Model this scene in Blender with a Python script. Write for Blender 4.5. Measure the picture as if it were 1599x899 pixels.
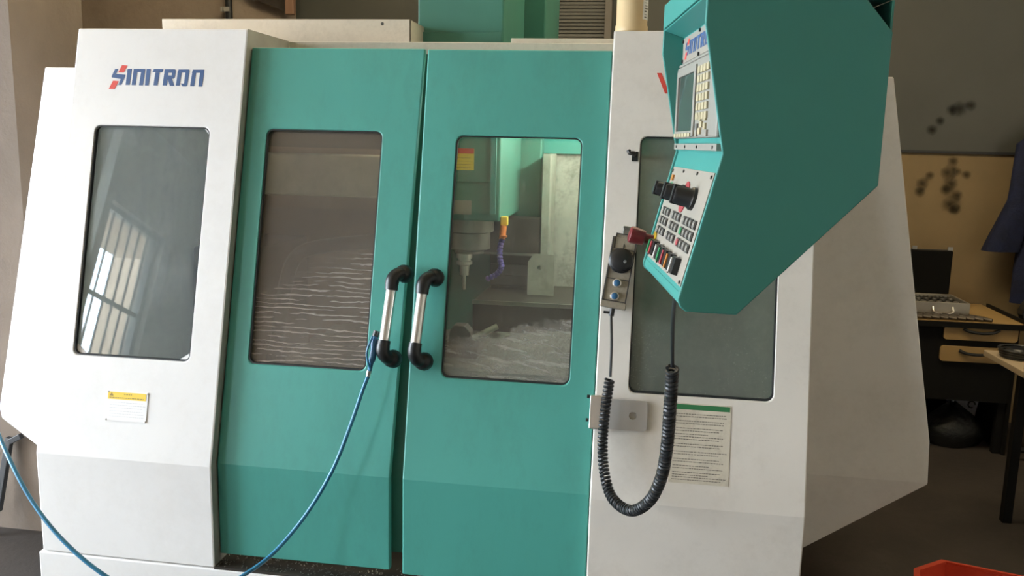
import bpy, bmesh, math, random
from mathutils import Vector, Matrix
random.seed(7)
for o in list(bpy.data.objects): bpy.data.objects.remove(o, do_unlink=True)
scene = bpy.context.scene
C = scene.collection
PI = math.pi

# ------------------------------------------------------------------ camera
CAM = Vector((1.8635, -2.3250, 1.7022)); YAW, PITCH, ROLL = map(math.radians, (8.5556, 9.6092, 1.3575)); FPX = 1333.44
fwd = Vector((-math.sin(YAW)*math.cos(PITCH), math.cos(YAW)*math.cos(PITCH), -math.sin(PITCH)))
r0 = Vector((math.cos(YAW), math.sin(YAW), 0)); u0 = r0.cross(fwd)
right = math.cos(ROLL)*r0 + math.sin(ROLL)*u0; upv = -math.sin(ROLL)*r0 + math.cos(ROLL)*u0
cam_data = bpy.data.cameras.new('camera'); cam_data.sensor_width = 36; cam_data.lens = FPX/1599*36
cam_data.clip_start = 0.05; cam_data.clip_end = 200
cam = bpy.data.objects.new('camera', cam_data); C.objects.link(cam)
m = Matrix((right, upv, -fwd)).transposed().to_4x4(); m.translation = CAM; cam.matrix_world = m
scene.camera = cam
# ------------------------------------------------------------------ daylight and exposure
world = bpy.data.worlds.new('overcast_sky'); scene.world = world; world.use_nodes = True
bg = world.node_tree.nodes['Background']; bg.inputs[0].default_value = (0.80, 0.90, 1.0, 1); bg.inputs[1].default_value = 25.0
def portal(name, loc, rot, sx, sy):
    l = bpy.data.lights.new(name, 'AREA'); l.shape = 'RECTANGLE'; l.size = sx; l.size_y = sy; l.cycles.is_portal = True
    o = bpy.data.objects.new(name, l); C.objects.link(o); o.location = loc; o.rotation_euler = rot
portal('daylight_portal', (-2.72, -1.15, 1.6), (0, -PI/2, 0), 3.0, 2.9)
portal('daylight_portal', (-2.72, -3.8, 1.9), (0, -PI/2, 0), 2.6, 1.4)
portal('daylight_portal', (1.6, 1.5, 4.05), (0, 0, 0), 4.4, 1.0)
vs = scene.view_settings; vs.view_transform = 'Standard'; vs.look = 'None'; vs.exposure = 0.0; vs.gamma = 1.0; vs.use_curve_mapping = False

# ------------------------------------------------------------------ helpers
def ray(px, py): return fwd + (px-799.5)/FPX*right - (py-449.5)/FPX*upv
def at(px, py, Y): d = ray(px, py); return CAM + d*((Y-CAM.y)/d.y)
def atz(px, py, Z): d = ray(px, py); return CAM + d*((Z-CAM.z)/d.z)
ZK, ZT, SET = 0.7009, 2.0415, 0.3352; KS = SET/(ZT-ZK)
def F(z): return max(0.0, KS*(z-ZK))
def onf(px, py, dy=0.0):
    d = ray(px, py); t = (KS*(CAM.z-ZK)+dy-CAM.y)/(d.y-KS*d.z); return CAM + d*t
SN = Vector((0, -1, KS)).normalized(); SV = Vector((0, KS, 1)).normalized(); SX = Vector((1, 0, 0))

class NT:
    def __init__(s, name):
        s.m = bpy.data.materials.new(name); s.m.use_nodes = True; s.t = s.m.node_tree; s.t.nodes.clear()
        s.out = s.t.nodes.new('ShaderNodeOutputMaterial')
    def n(s, typ, ins=None, **kw):
        nd = s.t.nodes.new('ShaderNode'+typ)
        for k, v in kw.items(): setattr(nd, k, v)
        for k, v in (ins or {}).items():
            if isinstance(v, bpy.types.NodeSocket): s.t.links.new(v, nd.inputs[k])
            else: nd.inputs[k].default_value = v
        return nd
    def math(s, op, a, b=0.0, clamp=False):
        nd = s.n('Math', {0: a, 1: b}, operation=op); nd.use_clamp = clamp; return nd.outputs[0]
    def ramp(s, fac, lo, hi):
        return s.n('MapRange', {0: fac, 1: lo, 2: hi, 3: 0.0, 4: 1.0}).outputs[0]
    def mix(s, fac, a, b):
        nd = s.n('Mix', data_type='RGBA'); 
        for i, v in ((0, fac), (6, a), (7, b)):
            if isinstance(v, bpy.types.NodeSocket): s.t.links.new(v, nd.inputs[i])
            else: nd.inputs[i].default_value = v
        return nd.outputs[2]
    def noise(s, vec, scale, detail=4, rough=.55):
        return s.n('TexNoise', {'Vector': vec, 'Scale': scale, 'Detail': detail, 'Roughness': rough}).outputs[0]
    def obj(s): return s.n('TexCoord').outputs['Object']
    def scaled(s, vec, sc): return s.n('Mapping', {'Vector': vec, 'Scale': sc}).outputs[0]
    def done(s, sh): s.t.links.new(sh, s.out.inputs[0]); return s.m
def c4(c): return (*c, 1.0)
def paint(name, col, rough=.5, metal=0.0, var=.12, scale=5.0, dirt=None, dirt_amt=0.0, dirt_scale=3.0, bump=0.0, bump_scale=60, spec=.5, stretch=(1,1,1)):
    t = NT(name); v = t.scaled(t.obj(), stretch)
    n1 = t.noise(v, scale)
    dark = tuple(x*(1-var*2) for x in col); base = t.mix(t.ramp(n1, .3, .7), c4(dark), c4(col))
    if dirt:
        n2 = t.noise(v, dirt_scale, 8, .7); n3 = t.noise(v, dirt_scale*9, 5, .7)
        f = t.math('MULTIPLY', t.ramp(t.math('ADD', t.math('MULTIPLY', n2, .7), t.math('MULTIPLY', n3, .3)), .48, .72), dirt_amt)
        base = t.mix(f, base, c4(dirt))
    b = t.n('BsdfPrincipled', {'Base Color': base, 'Roughness': rough, 'Metallic': metal, 'Specular IOR Level': spec})
    if bump:
        nb = t.noise(v, bump_scale, 6, .65)
        bp = t.n('Bump', {'Height': nb, 'Strength': bump, 'Distance': .02}); t.t.links.new(bp.outputs[0], b.inputs['Normal'])
    return t.done(b.outputs[0])
def emit(name, col, strength):
    t = NT(name); return t.done(t.n('Emission', {'Color': c4(col), 'Strength': strength}).outputs[0])
def glass(name, tint, film, film_amt, kind='plain', refl=1.0, base=0.0):
    """dirty machine glass: clear pane + reflections + a film of dried coolant and dust"""
    t = NT(name); v = t.obj(); sep = t.n('SeparateXYZ', {0: v}); X, Z = sep.outputs[0], sep.outputs[2]
    cloud = t.noise(v, 5.0, 6, .6); fine = t.noise(v, 60, 4, .7)
    f = t.math('ADD', t.math('MULTIPLY', t.ramp(cloud, .3, .75), film_amt), t.math('MULTIPLY', t.ramp(fine, .45, .8), film_amt*.5))
    wip = t.noise(t.scaled(v, (30, 30, 4)), 1.0, 5, .6)
    f = t.math('ADD', f, t.math('MULTIPLY', t.ramp(wip, .5, .8), film_amt*.5))
    def streak(sx, sz, thr, seed):
        mp = t.n('Mapping', {'Vector': v, 'Scale': (sx, sx, sz), 'Location': (seed, seed, seed)}).outputs[0]
        return t.ramp(t.noise(mp, 1.0, 3, .5), thr, thr+.05)
    if kind == 'streaks':      # horizontal runs of dried coolant, lower half
        warp = t.noise(t.scaled(v, (7, 7, 22)), 1.0, 3, .6); warp2 = t.noise(t.scaled(v, (40, 40, 60)), 1.0, 2, .5)
        ph = t.math('ADD', t.math('ADD', t.math('MULTIPLY', Z, 2*PI/.0145), t.math('MULTIPLY', warp, 13.0)), t.math('MULTIPLY', warp2, 2.0))
        ln = t.ramp(t.math('SINE', ph), .62, .96)
        gate = t.ramp(t.noise(t.scaled(v, (9, 9, 55)), 1.0, 2, .5), .34, .44)
        edge = t.math('ADD', 1.455, t.math('MULTIPLY', X, .42))
        mk = t.ramp(t.math('SUBTRACT', edge, Z), -.03, .10)
        f = t.math('ADD', t.math('MAXIMUM', f, t.math('MULTIPLY', t.math('MULTIPLY', ln, gate), t.math('MULTIPLY', mk, .52))), t.math('MULTIPLY', mk, .03))
    if kind == 'splash':       # splashed swarf, ragged upper edge rising to the right
        rag = t.noise(v, 14.0, 5, .6)
        edge = t.math('ADD', t.math('ADD', 1.02, t.math('MULTIPLY', X, .20)), t.math('MULTIPLY', rag, .14))
        mk = t.ramp(t.math('SUBTRACT', edge, Z), 0.0, .012)
        vz = t.n('CombineXYZ', {0: t.math('MULTIPLY', X, 9.0), 1: 0.0, 2: t.math('ADD', t.math('MULTIPLY', Z, 62.0), t.math('MULTIPLY', X, 9.0))}).outputs[0]
        st = t.ramp(t.noise(vz, 1.0, 4, .6), .45, .68)
        spk = t.ramp(t.noise(v, 150, 3, .7), .60, .68)
        g = t.math('ADD', t.math('ADD', .22, t.math('MULTIPLY', st, .30)), t.math('MULTIPLY', spk, .25))
        f = t.math('MAXIMUM', f, t.math('MULTIPLY', mk, g))
        sc = t.ramp(t.noise(t.scaled(v, (60, 60, 8)), 1.0, 3, .6), .62, .72)
        f = t.math('ADD', f, t.math('MULTIPLY', sc, .10))
    if kind == 'specks':       # grains stuck on, mostly low down
        spk = t.ramp(t.noise(v, 170, 3, .7), .60, .66); pat = t.ramp(t.noise(v, 7, 3, .6), .45, .62)
        mk = t.ramp(t.math('SUBTRACT', 1.22, Z), 0.0, .12)
        f = t.math('ADD', f, t.math('MULTIPLY', t.math('MULTIPLY', spk, pat), t.math('MULTIPLY', mk, .5)))
    if kind == 'wiped':        # cloudy wiping marks
        w1 = t.ramp(t.noise(t.scaled(v, (9, 9, 2.5)), 1.0, 6, .65), .5, .8)
        f = t.math('ADD', f, t.math('MULTIPLY', w1, .16))
    f = t.math('MINIMUM', t.math('ADD', f, base), .92)
    tr = t.n('BsdfTransparent', {0: c4(tint)}); gl = t.n('BsdfGlossy', {'Color': (1, 1, 1, 1), 'Roughness': .015})
    fr = t.math('MULTIPLY', t.n('Fresnel', {'IOR': 1.55}).outputs[0], refl)
    di = t.n('BsdfDiffuse', {0: c4(film)})
    a = t.n('MixShader', {0: f, 1: tr.outputs[0], 2: di.outputs[0]})
    b = t.n('MixShader', {0: fr, 1: a.outputs[0], 2: gl.outputs[0]})
    return t.done(b.outputs[0])

def wloc(o):
    p = Vector((0, 0, 0))
    while o: p += o.location; o = o.parent
    return p
class MB:
    def __init__(s): s.v = []; s.f = []; s.mi = []; s.cur = 0
    def add(s, vs, fs):
        b = len(s.v); s.v += [tuple(p) for p in vs]; s.f += [tuple(i+b for i in f) for f in fs]; s.mi += [s.cur]*len(fs); return s
    def obox(s, c, ex, ey, ez, hx, hy, hz):
        c = Vector(c); vs = [c+ex*(hx*i)+ey*(hy*j)+ez*(hz*k) for k in (-1, 1) for j in (-1, 1) for i in (-1, 1)]
        return s.add(vs, [(0,2,3,1),(4,5,7,6),(0,1,5,4),(2,6,7,3),(0,4,6,2),(1,3,7,5)])
    def box(s, x0, x1, y0, y1, z0, z1):
        return s.obox(((x0+x1)/2, (y0+y1)/2, (z0+z1)/2), Vector((1,0,0)), Vector((0,1,0)), Vector((0,0,1)), abs(x1-x0)/2, abs(y1-y0)/2, abs(z1-z0)/2)
    def loft(s, rings, cap=True, closed=False):
        n = len(rings[0]); vs = [p for r in rings for p in r]; fs = []; R = len(rings)
        for i in range(R if closed else R-1):
            a = i*n; b = ((i+1) % R)*n
            for j in range(n): fs.append((a+j, a+(j+1) % n, b+(j+1) % n, b+j))
        if cap and not closed: fs += [tuple(range(n))[::-1], tuple(range((R-1)*n, R*n))]
        return s.add(vs, fs)
    def prism(s, pts, d):
        d = Vector(d); a = [Vector(p) for p in pts]; return s.loft([a, [p+d for p in a]])
    def lathe(s, o, axis, prof, seg=20, cap=True):
        axis = Vector(axis).normalized(); e1 = axis.orthogonal().normalized(); e2 = axis.cross(e1); o = Vector(o)
        return s.loft([[o+axis*h+(e1*math.cos(2*PI*i/seg)+e2*math.sin(2*PI*i/seg))*r for i in range(seg)] for h, r in prof], cap)
    def cyl(s, a, b, r, r2=None, seg=16):
        a = Vector(a); b = Vector(b); return s.lathe(a, b-a, [(0, r), ((b-a).length, r if r2 is None else r2)], seg)
    def tube(s, pts, r, seg=8, closed=False):
        pts = [Vector(p) for p in pts]; n = len(pts); rings = []; e = None
        for i, p in enumerate(pts):
            t = (pts[(i+1) % n]-pts[i-1]) if closed else (pts[min(i+1, n-1)]-pts[max(i-1, 0)])
            t.normalize()
            e = t.orthogonal().normalized() if e is None else (e-t*e.dot(t)).normalized()
            f = t.cross(e); rr = r[i] if isinstance(r, (list, tuple)) else r
            rings.append([p+(e*math.cos(2*PI*j/seg)+f*math.sin(2*PI*j/seg))*rr for j in range(seg)])
        return s.loft(rings, True, closed)
    def build(s, name, mat, parent=None, smooth=False, bevel=0.0, segs=2):
        off = wloc(parent) if parent else Vector((0, 0, 0))
        me = bpy.data.meshes.new(name); me.from_pydata([tuple(Vector(p)-off) for p in s.v], [], s.f)
        bm = bmesh.new(); bm.from_mesh(me); bmesh.ops.recalc_face_normals(bm, faces=bm.faces); bm.to_mesh(me); bm.free()
        mats = mat if isinstance(mat, (list, tuple)) else [mat]
        for q in mats: me.materials.append(q)
        for i, p in enumerate(me.polygons):
            p.material_index = s.mi[i] if len(mats) > 1 else 0; p.use_smooth = smooth
        o = bpy.data.objects.new(name, me); C.objects.link(o)
        if parent: o.parent = parent
        if bevel:
            b = o.modifiers.new('bevel', 'BEVEL'); b.width = bevel; b.segments = segs; b.limit_method = 'ANGLE'; b.angle_limit = math.radians(32); b.harden_normals = False
        if smooth:
            try: me.set_sharp_from_angle(angle=math.radians(40))
            except Exception: pass
        return o
def tag(o, label, cat, group=None):
    o['label'] = label; o['category'] = cat
    if group: o['group'] = group
    return o
def thing(name, loc, label, cat, group=None):
    o = bpy.data.objects.new(name, None); C.objects.link(o); o.location = loc; o.empty_display_size = .1
    return tag(o, label, cat, group)
def struct(o): o['kind'] = 'structure'; return o
def lab(o, label): o['label'] = label; return o
def spline(pts, n=12):
    pts = [Vector(p) for p in pts]; out = []
    P = [pts[0]*2-pts[1]] + pts + [pts[-1]*2-pts[-2]]
    for i in range(1, len(P)-2):
        a, b, c, d = P[i-1:i+3]
        for k in range(n):
            t = k/n; out.append(.5*((2*b)+(c-a)*t+(2*a-5*b+4*c-d)*t*t+(3*b-a-3*c+d)*t**3))
    return out+[pts[-1]]
def rrect(x0, x1, z0, z1, r, seg=6):
    out = []
    for cx, cz, a0 in ((x1-r, z0+r, -90), (x1-r, z1-r, 0), (x0+r, z1-r, 90), (x0+r, z0+r, 180)):
        for i in range(seg+1):
            a = math.radians(a0+90*i/seg); out.append((cx+r*math.cos(a), cz+r*math.sin(a)))
    return out
def fill2d(outer, holes):
    bm = bmesh.new(); vs = []; ed = []
    for loop in [outer]+holes:
        l = [bm.verts.new((x, z, 0)) for x, z in loop]; vs += l
        for i in range(len(l)): ed.append(bm.edges.new((l[i], l[(i+1) % len(l)])))
    bmesh.ops.triangle_fill(bm, use_beauty=True, use_dissolve=False, edges=ed)
    bm.verts.index_update(); ix = {v: i for i, v in enumerate(vs)}
    fs = [tuple(ix[v] for v in f.verts) for f in bm.faces]; pts = [(v.co.x, v.co.y) for v in vs]; bm.free()
    return pts, fs
def slab2d(mb, outer, holes, mapf, mapb):
    """solid plate: 2-D outline with holes, front points mapf(x,z), back points mapb(x,z)"""
    pts, fs = fill2d(outer, holes); n = len(pts)
    mb.add([mapf(*p) for p in pts]+[mapb(*p) for p in pts], fs+[tuple(i+n for i in f)[::-1] for f in fs])
    for loop in [outer]+holes:
        m_ = len(loop)
        mb.add([mapf(*p) for p in loop]+[mapb(*p) for p in loop], [(i, (i+1) % m_, m_+(i+1) % m_, m_+i) for i in range(m_)])
    bmv = {}
    return mb
def weld(o, d=1e-5):
    me = o.data; bm = bmesh.new(); bm.from_mesh(me); bmesh.ops.remove_doubles(bm, verts=bm.verts, dist=d)
    bmesh.ops.recalc_face_normals(bm, faces=bm.faces); bm.to_mesh(me); bm.free(); return o
def inc(dy): return lambda x, z: Vector((x, KS*(z-ZK)+dy, z))
def vert(dy): return lambda x, z: Vector((x, dy, z))

# ------------------------------------------------------------------ materials
WHITE = paint('white_enamel', (.80, .79, .775), .38, var=.03, scale=2.5, dirt=(.42, .38, .31), dirt_amt=.14, dirt_scale=4)
WHITE_CLEAN = paint('white_enamel_clean', (.82, .81, .80), .4, var=.02, scale=2)
WHITE_WORN = paint('white_enamel_worn', (.75, .715, .655), .42, var=.05, scale=3, dirt=(.36, .32, .26), dirt_amt=.25, dirt_scale=5)
EDGE = paint('grubby_edge_paint', (.36, .345, .30), .5, var=.12, scale=9)
CREAM = paint('cream_sheet', (.66, .60, .50), .45, var=.05, scale=4, dirt=(.3, .26, .2), dirt_amt=.4, dirt_scale=8)
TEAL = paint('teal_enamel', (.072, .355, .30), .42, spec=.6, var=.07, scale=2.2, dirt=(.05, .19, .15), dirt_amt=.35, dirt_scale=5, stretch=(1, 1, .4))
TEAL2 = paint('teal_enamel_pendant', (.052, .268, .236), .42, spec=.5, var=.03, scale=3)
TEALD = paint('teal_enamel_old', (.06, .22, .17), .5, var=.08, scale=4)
BLACKP = paint('black_plastic', (.012, .013, .014), .35, var=.1)
BLACKV = paint('matt_black', (.006, .006, .0055), .9, spec=.15, var=.1)
BLACKR = paint('black_rubber', (.016, .018, .02), .42, var=.1)
ALU = paint('brushed_aluminium', (.80, .77, .72), .28, 1.0, var=.03, scale=30)
STEEL = paint('dull_steel', (.42, .41, .38), .38, 1.0, var=.15, scale=14)
INNER = paint('inner_sheet', (.46, .46, .41), .5, .2, var=.12, scale=6, dirt=(.06, .06, .05), dirt_amt=.9, dirt_scale=9)
DARKIN = paint('dark_inner_cover', (.05, .042, .033), .5, .2, var=.2, scale=8)
CHIPS = paint('metal_chips', (.30, .30, .27), .4, .6, var=.35, scale=90, bump=.8, bump_scale=120)
RUSTIN = paint('rust_brown_inner', (.33, .235, .175), .7, var=.2, scale=4, stretch=(1, 1, .4), dirt=(.12, .085, .06), dirt_amt=.6, dirt_scale=5)
GUARD = paint('oily_guard_sheet', (.40, .41, .35), .5, .2, var=.15, scale=7, dirt=(.15, .13, .10), dirt_amt=.8, dirt_scale=12)
PALE = paint('pale_inner_cover', (.72, .71, .62), .5, var=.08, scale=4)
GREYP = paint('grey_control_panel', (.27, .258, .225), .5, var=.05, scale=8)
PLATE = paint('ivory_plate', (.31, .28, .235), .5, var=.04, scale=8)
KEYC = paint('ivory_key', (.44, .38, .24), .5, var=.05)
KEYG = paint('grey_key', (.17, .165, .15), .5, var=.08)
KEYD = paint('dark_key_frame', (.06, .055, .05), .5, var=.08)
GREENK = paint('green_key', (.03, .27, .10), .45); REDK = paint('red_key', (.40, .05, .06), .45)
ORANGEK = paint('orange_key', (.50, .19, .03), .45); WHITEK = paint('white_key', (.5, .48, .44), .45)
REDM = paint('red_mushroom', (.17, .018, .022), .35); YELLOW = paint('yellow_print', (.82, .58, .05), .5, var=.03)
REDL = paint('red_print', (.68, .07, .05), .5, var=.03); BLUEL = paint('blue_print', (.045, .10, .24), .5, var=.06, scale=30)
INK = paint('dark_ink', (.07, .065, .06), .6); PAPER = paint('aged_paper', (.66, .61, .50), .7, var=.04, scale=20, dirt=(.25, .2, .13), dirt_amt=.6, dirt_scale=9)
GREENP = paint('green_print', (.03, .19, .07), .5, var=.04)
SCREEN = paint('dark_crt', (.06, .057, .05), .08, var=.05)
MPGC = paint('grimy_beige_metal', (.37, .325, .25), .45, .3, var=.15, scale=18, dirt=(.10, .08, .05), dirt_amt=.8, dirt_scale=16)
BLUEB = paint('blue_button', (.03, .13, .27), .35); BLUEH = paint('blue_hose', (.03, .20, .36), .32, var=.08, scale=20)
PURPLE = paint('purple_hose', (.11, .08, .36), .4, var=.05); ORANGE = paint('orange_valve', (.72, .20, .03), .4)
PLAST = paint('smoky_plastic', (.42, .40, .37), .3, var=.05)
BOTTLE = paint('cream_plastic', (.68, .52, .30), .4, var=.05, scale=6)
GL_L = glass('glass_wiped', (.80, .86, .88), (.44, .485, .51), .08, 'wiped', 1.0, .13)
GL_D = glass('glass_streaked', (.80, .78, .73), (.44, .39, .34), .10, 'streaks', .8, .15)
GL_R = glass('glass_splashed', (.86, .87, .82), (.52, .51, .46), .06, 'splash', 1.0, .03)
GL_P = glass('glass_dusty', (.45, .50, .46), (.25, .285, .25), .10, 'specks', 1.0, .42)
BROWN = paint('brown_plaster', (.20, .156, .12), .85, var=.16, scale=1.6, dirt=(.16, .128, .10), dirt_amt=.6, dirt_scale=1.4, bump=.5, bump_scale=9)
BROWN2 = paint('brown_plaster_pale', (.46, .37, .29), .85, var=.14, scale=1.6, dirt=(.28, .22, .17), dirt_amt=.6, dirt_scale=1.4, bump=.4, bump_scale=9)
DARKW = paint('dark_grey_paint', (.085, .087, .076), .32, var=.06, scale=3, bump=.05, bump_scale=200)
TANW = paint('tan_plaster', (.27, .195, .10), .7, var=.12, scale=3, dirt=(.2, .14, .07), dirt_amt=.5, dirt_scale=3)
FLOORM = paint('oily_concrete', (.042, .034, .029), .6, var=.2, scale=2, dirt=(.075, .06, .05), dirt_amt=.5, dirt_scale=3, bump=.15, bump_scale=40)
CEILM = paint('brown_roof', (.70, .51, .29), .8, var=.15, scale=1)
REARW = paint('rear_plaster', (.40, .34, .28), .8, var=.15, scale=1.3)
DARKSTEEL = paint('dark_paint_steel', (.03, .032, .035), .45, var=.1)
WOOD = paint('brown_wood', (.30, .17, .11), .6, var=.2, scale=6, stretch=(1, 1, .15)); WOODD = paint('dark_wood', (.075, .058, .045), .7, var=.25, scale=5)
BEECH = paint('beech_veneer', (.40, .26, .10), .5, var=.1, scale=5, stretch=(.2, 1, 1)); BLACKW = paint('black_laminate', (.007, .0068, .0062), .7, spec=.2)
NAVY = paint('navy_cloth', (.006, .012, .052), .85, var=.25, scale=12, bump=.3, bump_scale=60)
RED = paint('orange_red_plastic', (.62, .07, .03), .4, var=.08, scale=6)
TANB = paint('tan_render', (.52, .40, .29), .9, var=.06); CONC = paint('pale_concrete', (.70, .69, .67), .9, var=.08, scale=1)

# ------------------------------------------------------------------ the room
XL, XR, YB, YF, ZC = -2.6, 5.2, 3.4, -5.6, 4.0
struct(MB().box(XL-.25, XR+.2, YF-.2, YB+.2, -.12, 0).build('floor', FLOORM))
SKX0, SKX1, SKY0, SKY1 = -.6, 3.8, 1.0, 2.0
struct(MB().box(XL-.25, XR+.2, YF-.2, SKY0, ZC, ZC+.12).box(XL-.25, XR+.2, SKY1, YB+.2, ZC, ZC+.12).box(XL-.25, SKX0, SKY0, SKY1, ZC, ZC+.12).box(SKX1, XR+.2, SKY0, SKY1, ZC, ZC+.12).build('ceiling', CEILM))
_t = NT('yellowed_skylight'); SKYL = _t.done(_t.n('BsdfTransparent', {0: (.72, .62, .48, 1)}).outputs[0])
sk = struct(MB().box(SKX0-.05, SKX1+.05, SKY0-.03, SKY0, ZC+.121, ZC+.16).box(SKX0-.05, SKX1+.05, SKY1, SKY1+.03, ZC+.121, ZC+.16).build('window_2', GREYP))
MB().box(SKX0, SKX1, SKY0, SKY1, ZC+.13, ZC+.134).build('pane', SKYL, sk)
xs = at(462, 15, YB).x
struct(MB().box(XL, xs, YB, YB+.2, 0, ZC).build('wall_back', BROWN2))
zs = at(1500, 237, YB).z
w = MB().box(xs, XR+.2, YB, YB+.2, zs, ZC); wr = struct(w.build('wall_back_right', DARKW))
struct(MB().box(xs, XR+.2, YB, YB+.2, 0, zs).build('wall_back_lower', TANW))
struct(MB().box(XR, XR+.2, YF, YB, 0, ZC).build('wall_right', paint('right_plaster', (.62, .58, .50), .8, var=.08, scale=1.3)))
struct(MB().box(XL-.2, XR+.2, YF-.2, YF, 0, ZC).build('wall_front', REARW))
struct(MB().box(XL-.2, -.62, .80, 1.25, 0, ZC).build('wall_pier', BROWN))
OY0, OY1, OZ0, OZ1 = -4.5, -3.1, .6, 3.15
DY0, DY1, DZ1 = -2.6, .30, 3.1
lw = MB().box(XL-.2, XL, DY1, .80, 0, ZC).box(XL-.2, XL, YF, OY0, 0, ZC).box(XL-.2, XL, OY0, OY1, OZ1, ZC).box(XL-.2, XL, OY0, OY1, 0, OZ0).box(XL-.2, XL, OY1, DY0, 0, ZC).box(XL-.2, XL, DY0, DY1, DZ1, ZC)
lw.box(XL-.2, XL, 1.25, YB+.2, 0, ZC)
struct(lw.build('wall_left', REARW))
struct(MB().box(XL-.21, XL+.01, DY0, DY0+.05, 0, DZ1).box(XL-.21, XL+.01, DY1-.05, DY1, 0, DZ1).box(XL-.21, XL+.01, DY0+.05, DY1-.05, DZ1-.05, DZ1).build('door_1', DARKSTEEL))
wf = MB().box(XL-.12, XL-.06, OY0, OY1, OZ1-.05, OZ1).box(XL-.12, XL-.06, OY0, OY1, OZ0, OZ0+.05).box(XL-.12, XL-.06, OY0, OY0+.05, OZ0, OZ1).box(XL-.12, XL-.06, OY1-.05, OY1, OZ0, OZ1)
win = struct(wf.build('window_1', DARKSTEEL))
for z in (1.30, 2.36): MB().box(XL-.10, XL-.08, OY0, OY1, z-.02, z+.02).build('rail', DARKSTEEL, win)
nb = int((OY1-OY0)/.135)
for i in range(1, nb): y = OY0+(OY1-OY0)*i/nb; MB().cyl((XL-.09, y, OZ0), (XL-.09, y, OZ1), .011, seg=6).build('bar', DARKSTEEL, win)
# what stands outside the barred opening
struct(MB().box(-16, XL-.25, -16, 12, -.22, -.12).build('yard_ground', CONC))
o = MB().box(-3.75, XL-.2, OY0-1, -2.9, 3.28, 3.36).build('canopy', TANB); tag(o, 'tan canopy slab outside above the barred opening', 'canopy')
o = MB().box(-4.15, -2.9, -6.4, -6.0, -.12, 3.6).box(-4.2, -2.85, -6.42, -5.97, 3.6, 3.7).build('boundary_wall', TANB); tag(o, 'tan rendered boundary wall outside the barred opening', 'wall')
o = MB().box(-7.0, -6.2, -7.0, -4.0, -.12, 5.2).box(-7.05, -6.1, -7.1, -3.9, 5.2, 5.35).build('outbuilding', TANB); tag(o, 'tan rendered outbuilding standing in the yard', 'building')
# steel post inside, beside the opening
p0 = thing('steel_post', (-1.9, -2.55, 0), 'pale grey steel post standing in front of the barred opening', 'post')
MB().box(-1.94, -1.86, -2.59, -2.51, 0, ZC).build('shaft', GREYP, p0); MB().box(-2.0, -1.8, -2.65, -2.45, 0, .012).build('base_plate', GREYP, p0)

# ------------------------------------------------------------------ the machining centre
W = 2.35; XL1, XR0 = .592, 1.7535; DR = .0344; ZB = .371
MC = thing('machining_center', (1.175, .9, 0), 'large white and teal enclosed milling machine with two sliding glazed doors', 'machine')
lin = lambda a, b: (lambda z: a+(b-a)*max(0, min(1, (z-ZK)/(ZT-ZK))))
def folded_panel(name, mat, xl, xr, z0, z1, dy, T, hole, parent=MC, bev=.004):
    mb = MB()
    h = rrect(*hole) if hole else None
    slab2d(mb, [(xl(ZK), ZK), (xr(ZK), ZK), (xr(z1), z1), (xl(z1), z1)], [h] if h else [], inc(dy), inc(dy+T))
    slab2d(mb, [(xl(z0), z0), (xr(z0), z0), (xr(ZK), ZK), (xl(ZK), ZK)], [], vert(dy), vert(dy+T))
    # drop the doubled inner wall along the fold
    o = mb.build(name, mat, parent)
    bm = bmesh.new(); bm.from_mesh(o.data); bmesh.ops.remove_doubles(bm, verts=bm.verts, dist=1e-5)
    dup = [f for f in bm.faces if all(abs(v.co.z-ZK) < 1e-4 for v in f.verts)]
    bmesh.ops.delete(bm, geom=dup, context='FACES_ONLY'); bmesh.ops.recalc_face_normals(bm, faces=bm.faces); bm.to_mesh(o.data); bm.free()
    b = o.modifiers.new('bevel', 'BEVEL'); b.width = bev; b.segments = 2; b.limit_method = 'ANGLE'; b.angle_limit = math.radians(35)
    return o
def pane(parent, mat, hole, dy, gasket=True):
    x0, x1, z0, z1, r = hole
    mb = MB(); slab2d(mb, rrect(x0-.012, x1+.012, z0-.012, z1+.012, r), [], inc(dy), inc(dy+.005)); g = weld(mb.build('window_pane', mat, parent))
    mb = MB(); slab2d(mb, rrect(x0-.003, x1+.003, z0-.003, z1+.003, r), [rrect(x0+.004, x1-.004, z0+.004, z1-.004, max(r-.004, .004))], inc(dy-.012), inc(dy-.0005))
    weld(mb.build('gasket', BLACKR, parent)); return g
HL = (.094, .492, 1.007, 1.729, .022); HD = (.668, 1.050, 1.005, 1.729, .022); HE = (1.287, 1.675, 1.002, 1.722, .024); HR = (1.848, 2.253, 1.002, 1.731, .022)
const = lambda a: (lambda z: a)
PL = folded_panel('front_panel', WHITE, const(0), const(XL1), ZB, ZT, 0, .022, HL)
lab(PL, 'white folded front panel with a tall window and blue lettering'); pane(PL, GL_L, HL, .016)
for tri in (((.097, 1.010), (.132, 1.010), (.097, 1.040)), ((.489, 1.010), (.489, 1.034), (.452, 1.010)), ((.489, 1.726), (.466, 1.726), (.489, 1.700))):
    MB().prism([Vector((x, KS*(z-ZK)+.0152, z)) for x, z in tri], SN*.0008).build('film_corner', WHITE_CLEAN, PL)
PR = folded_panel('front_panel', WHITE_WORN, const(XR0), const(W), ZB, ZT, 0, .022, HR)
lab(PR, 'worn white folded front panel behind the control pendant'); pane(PR, GL_P, HR, .016)
dl = lambda z: .5945; dlr = lambda z: 1.150+.018*max(0, (z-ZK)/(1.985-ZK))
DL = folded_panel('door', TEAL, dl, dlr, .402, 1.987, DR, .022, HD); lab(DL, 'teal sliding door with streaked window'); pane(DL, GL_D, HD, DR+.016)
drl = lambda z: 1.190-.012*max(0, (z-ZK)/(1.985-ZK)); drr = lambda z: 1.7505
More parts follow.
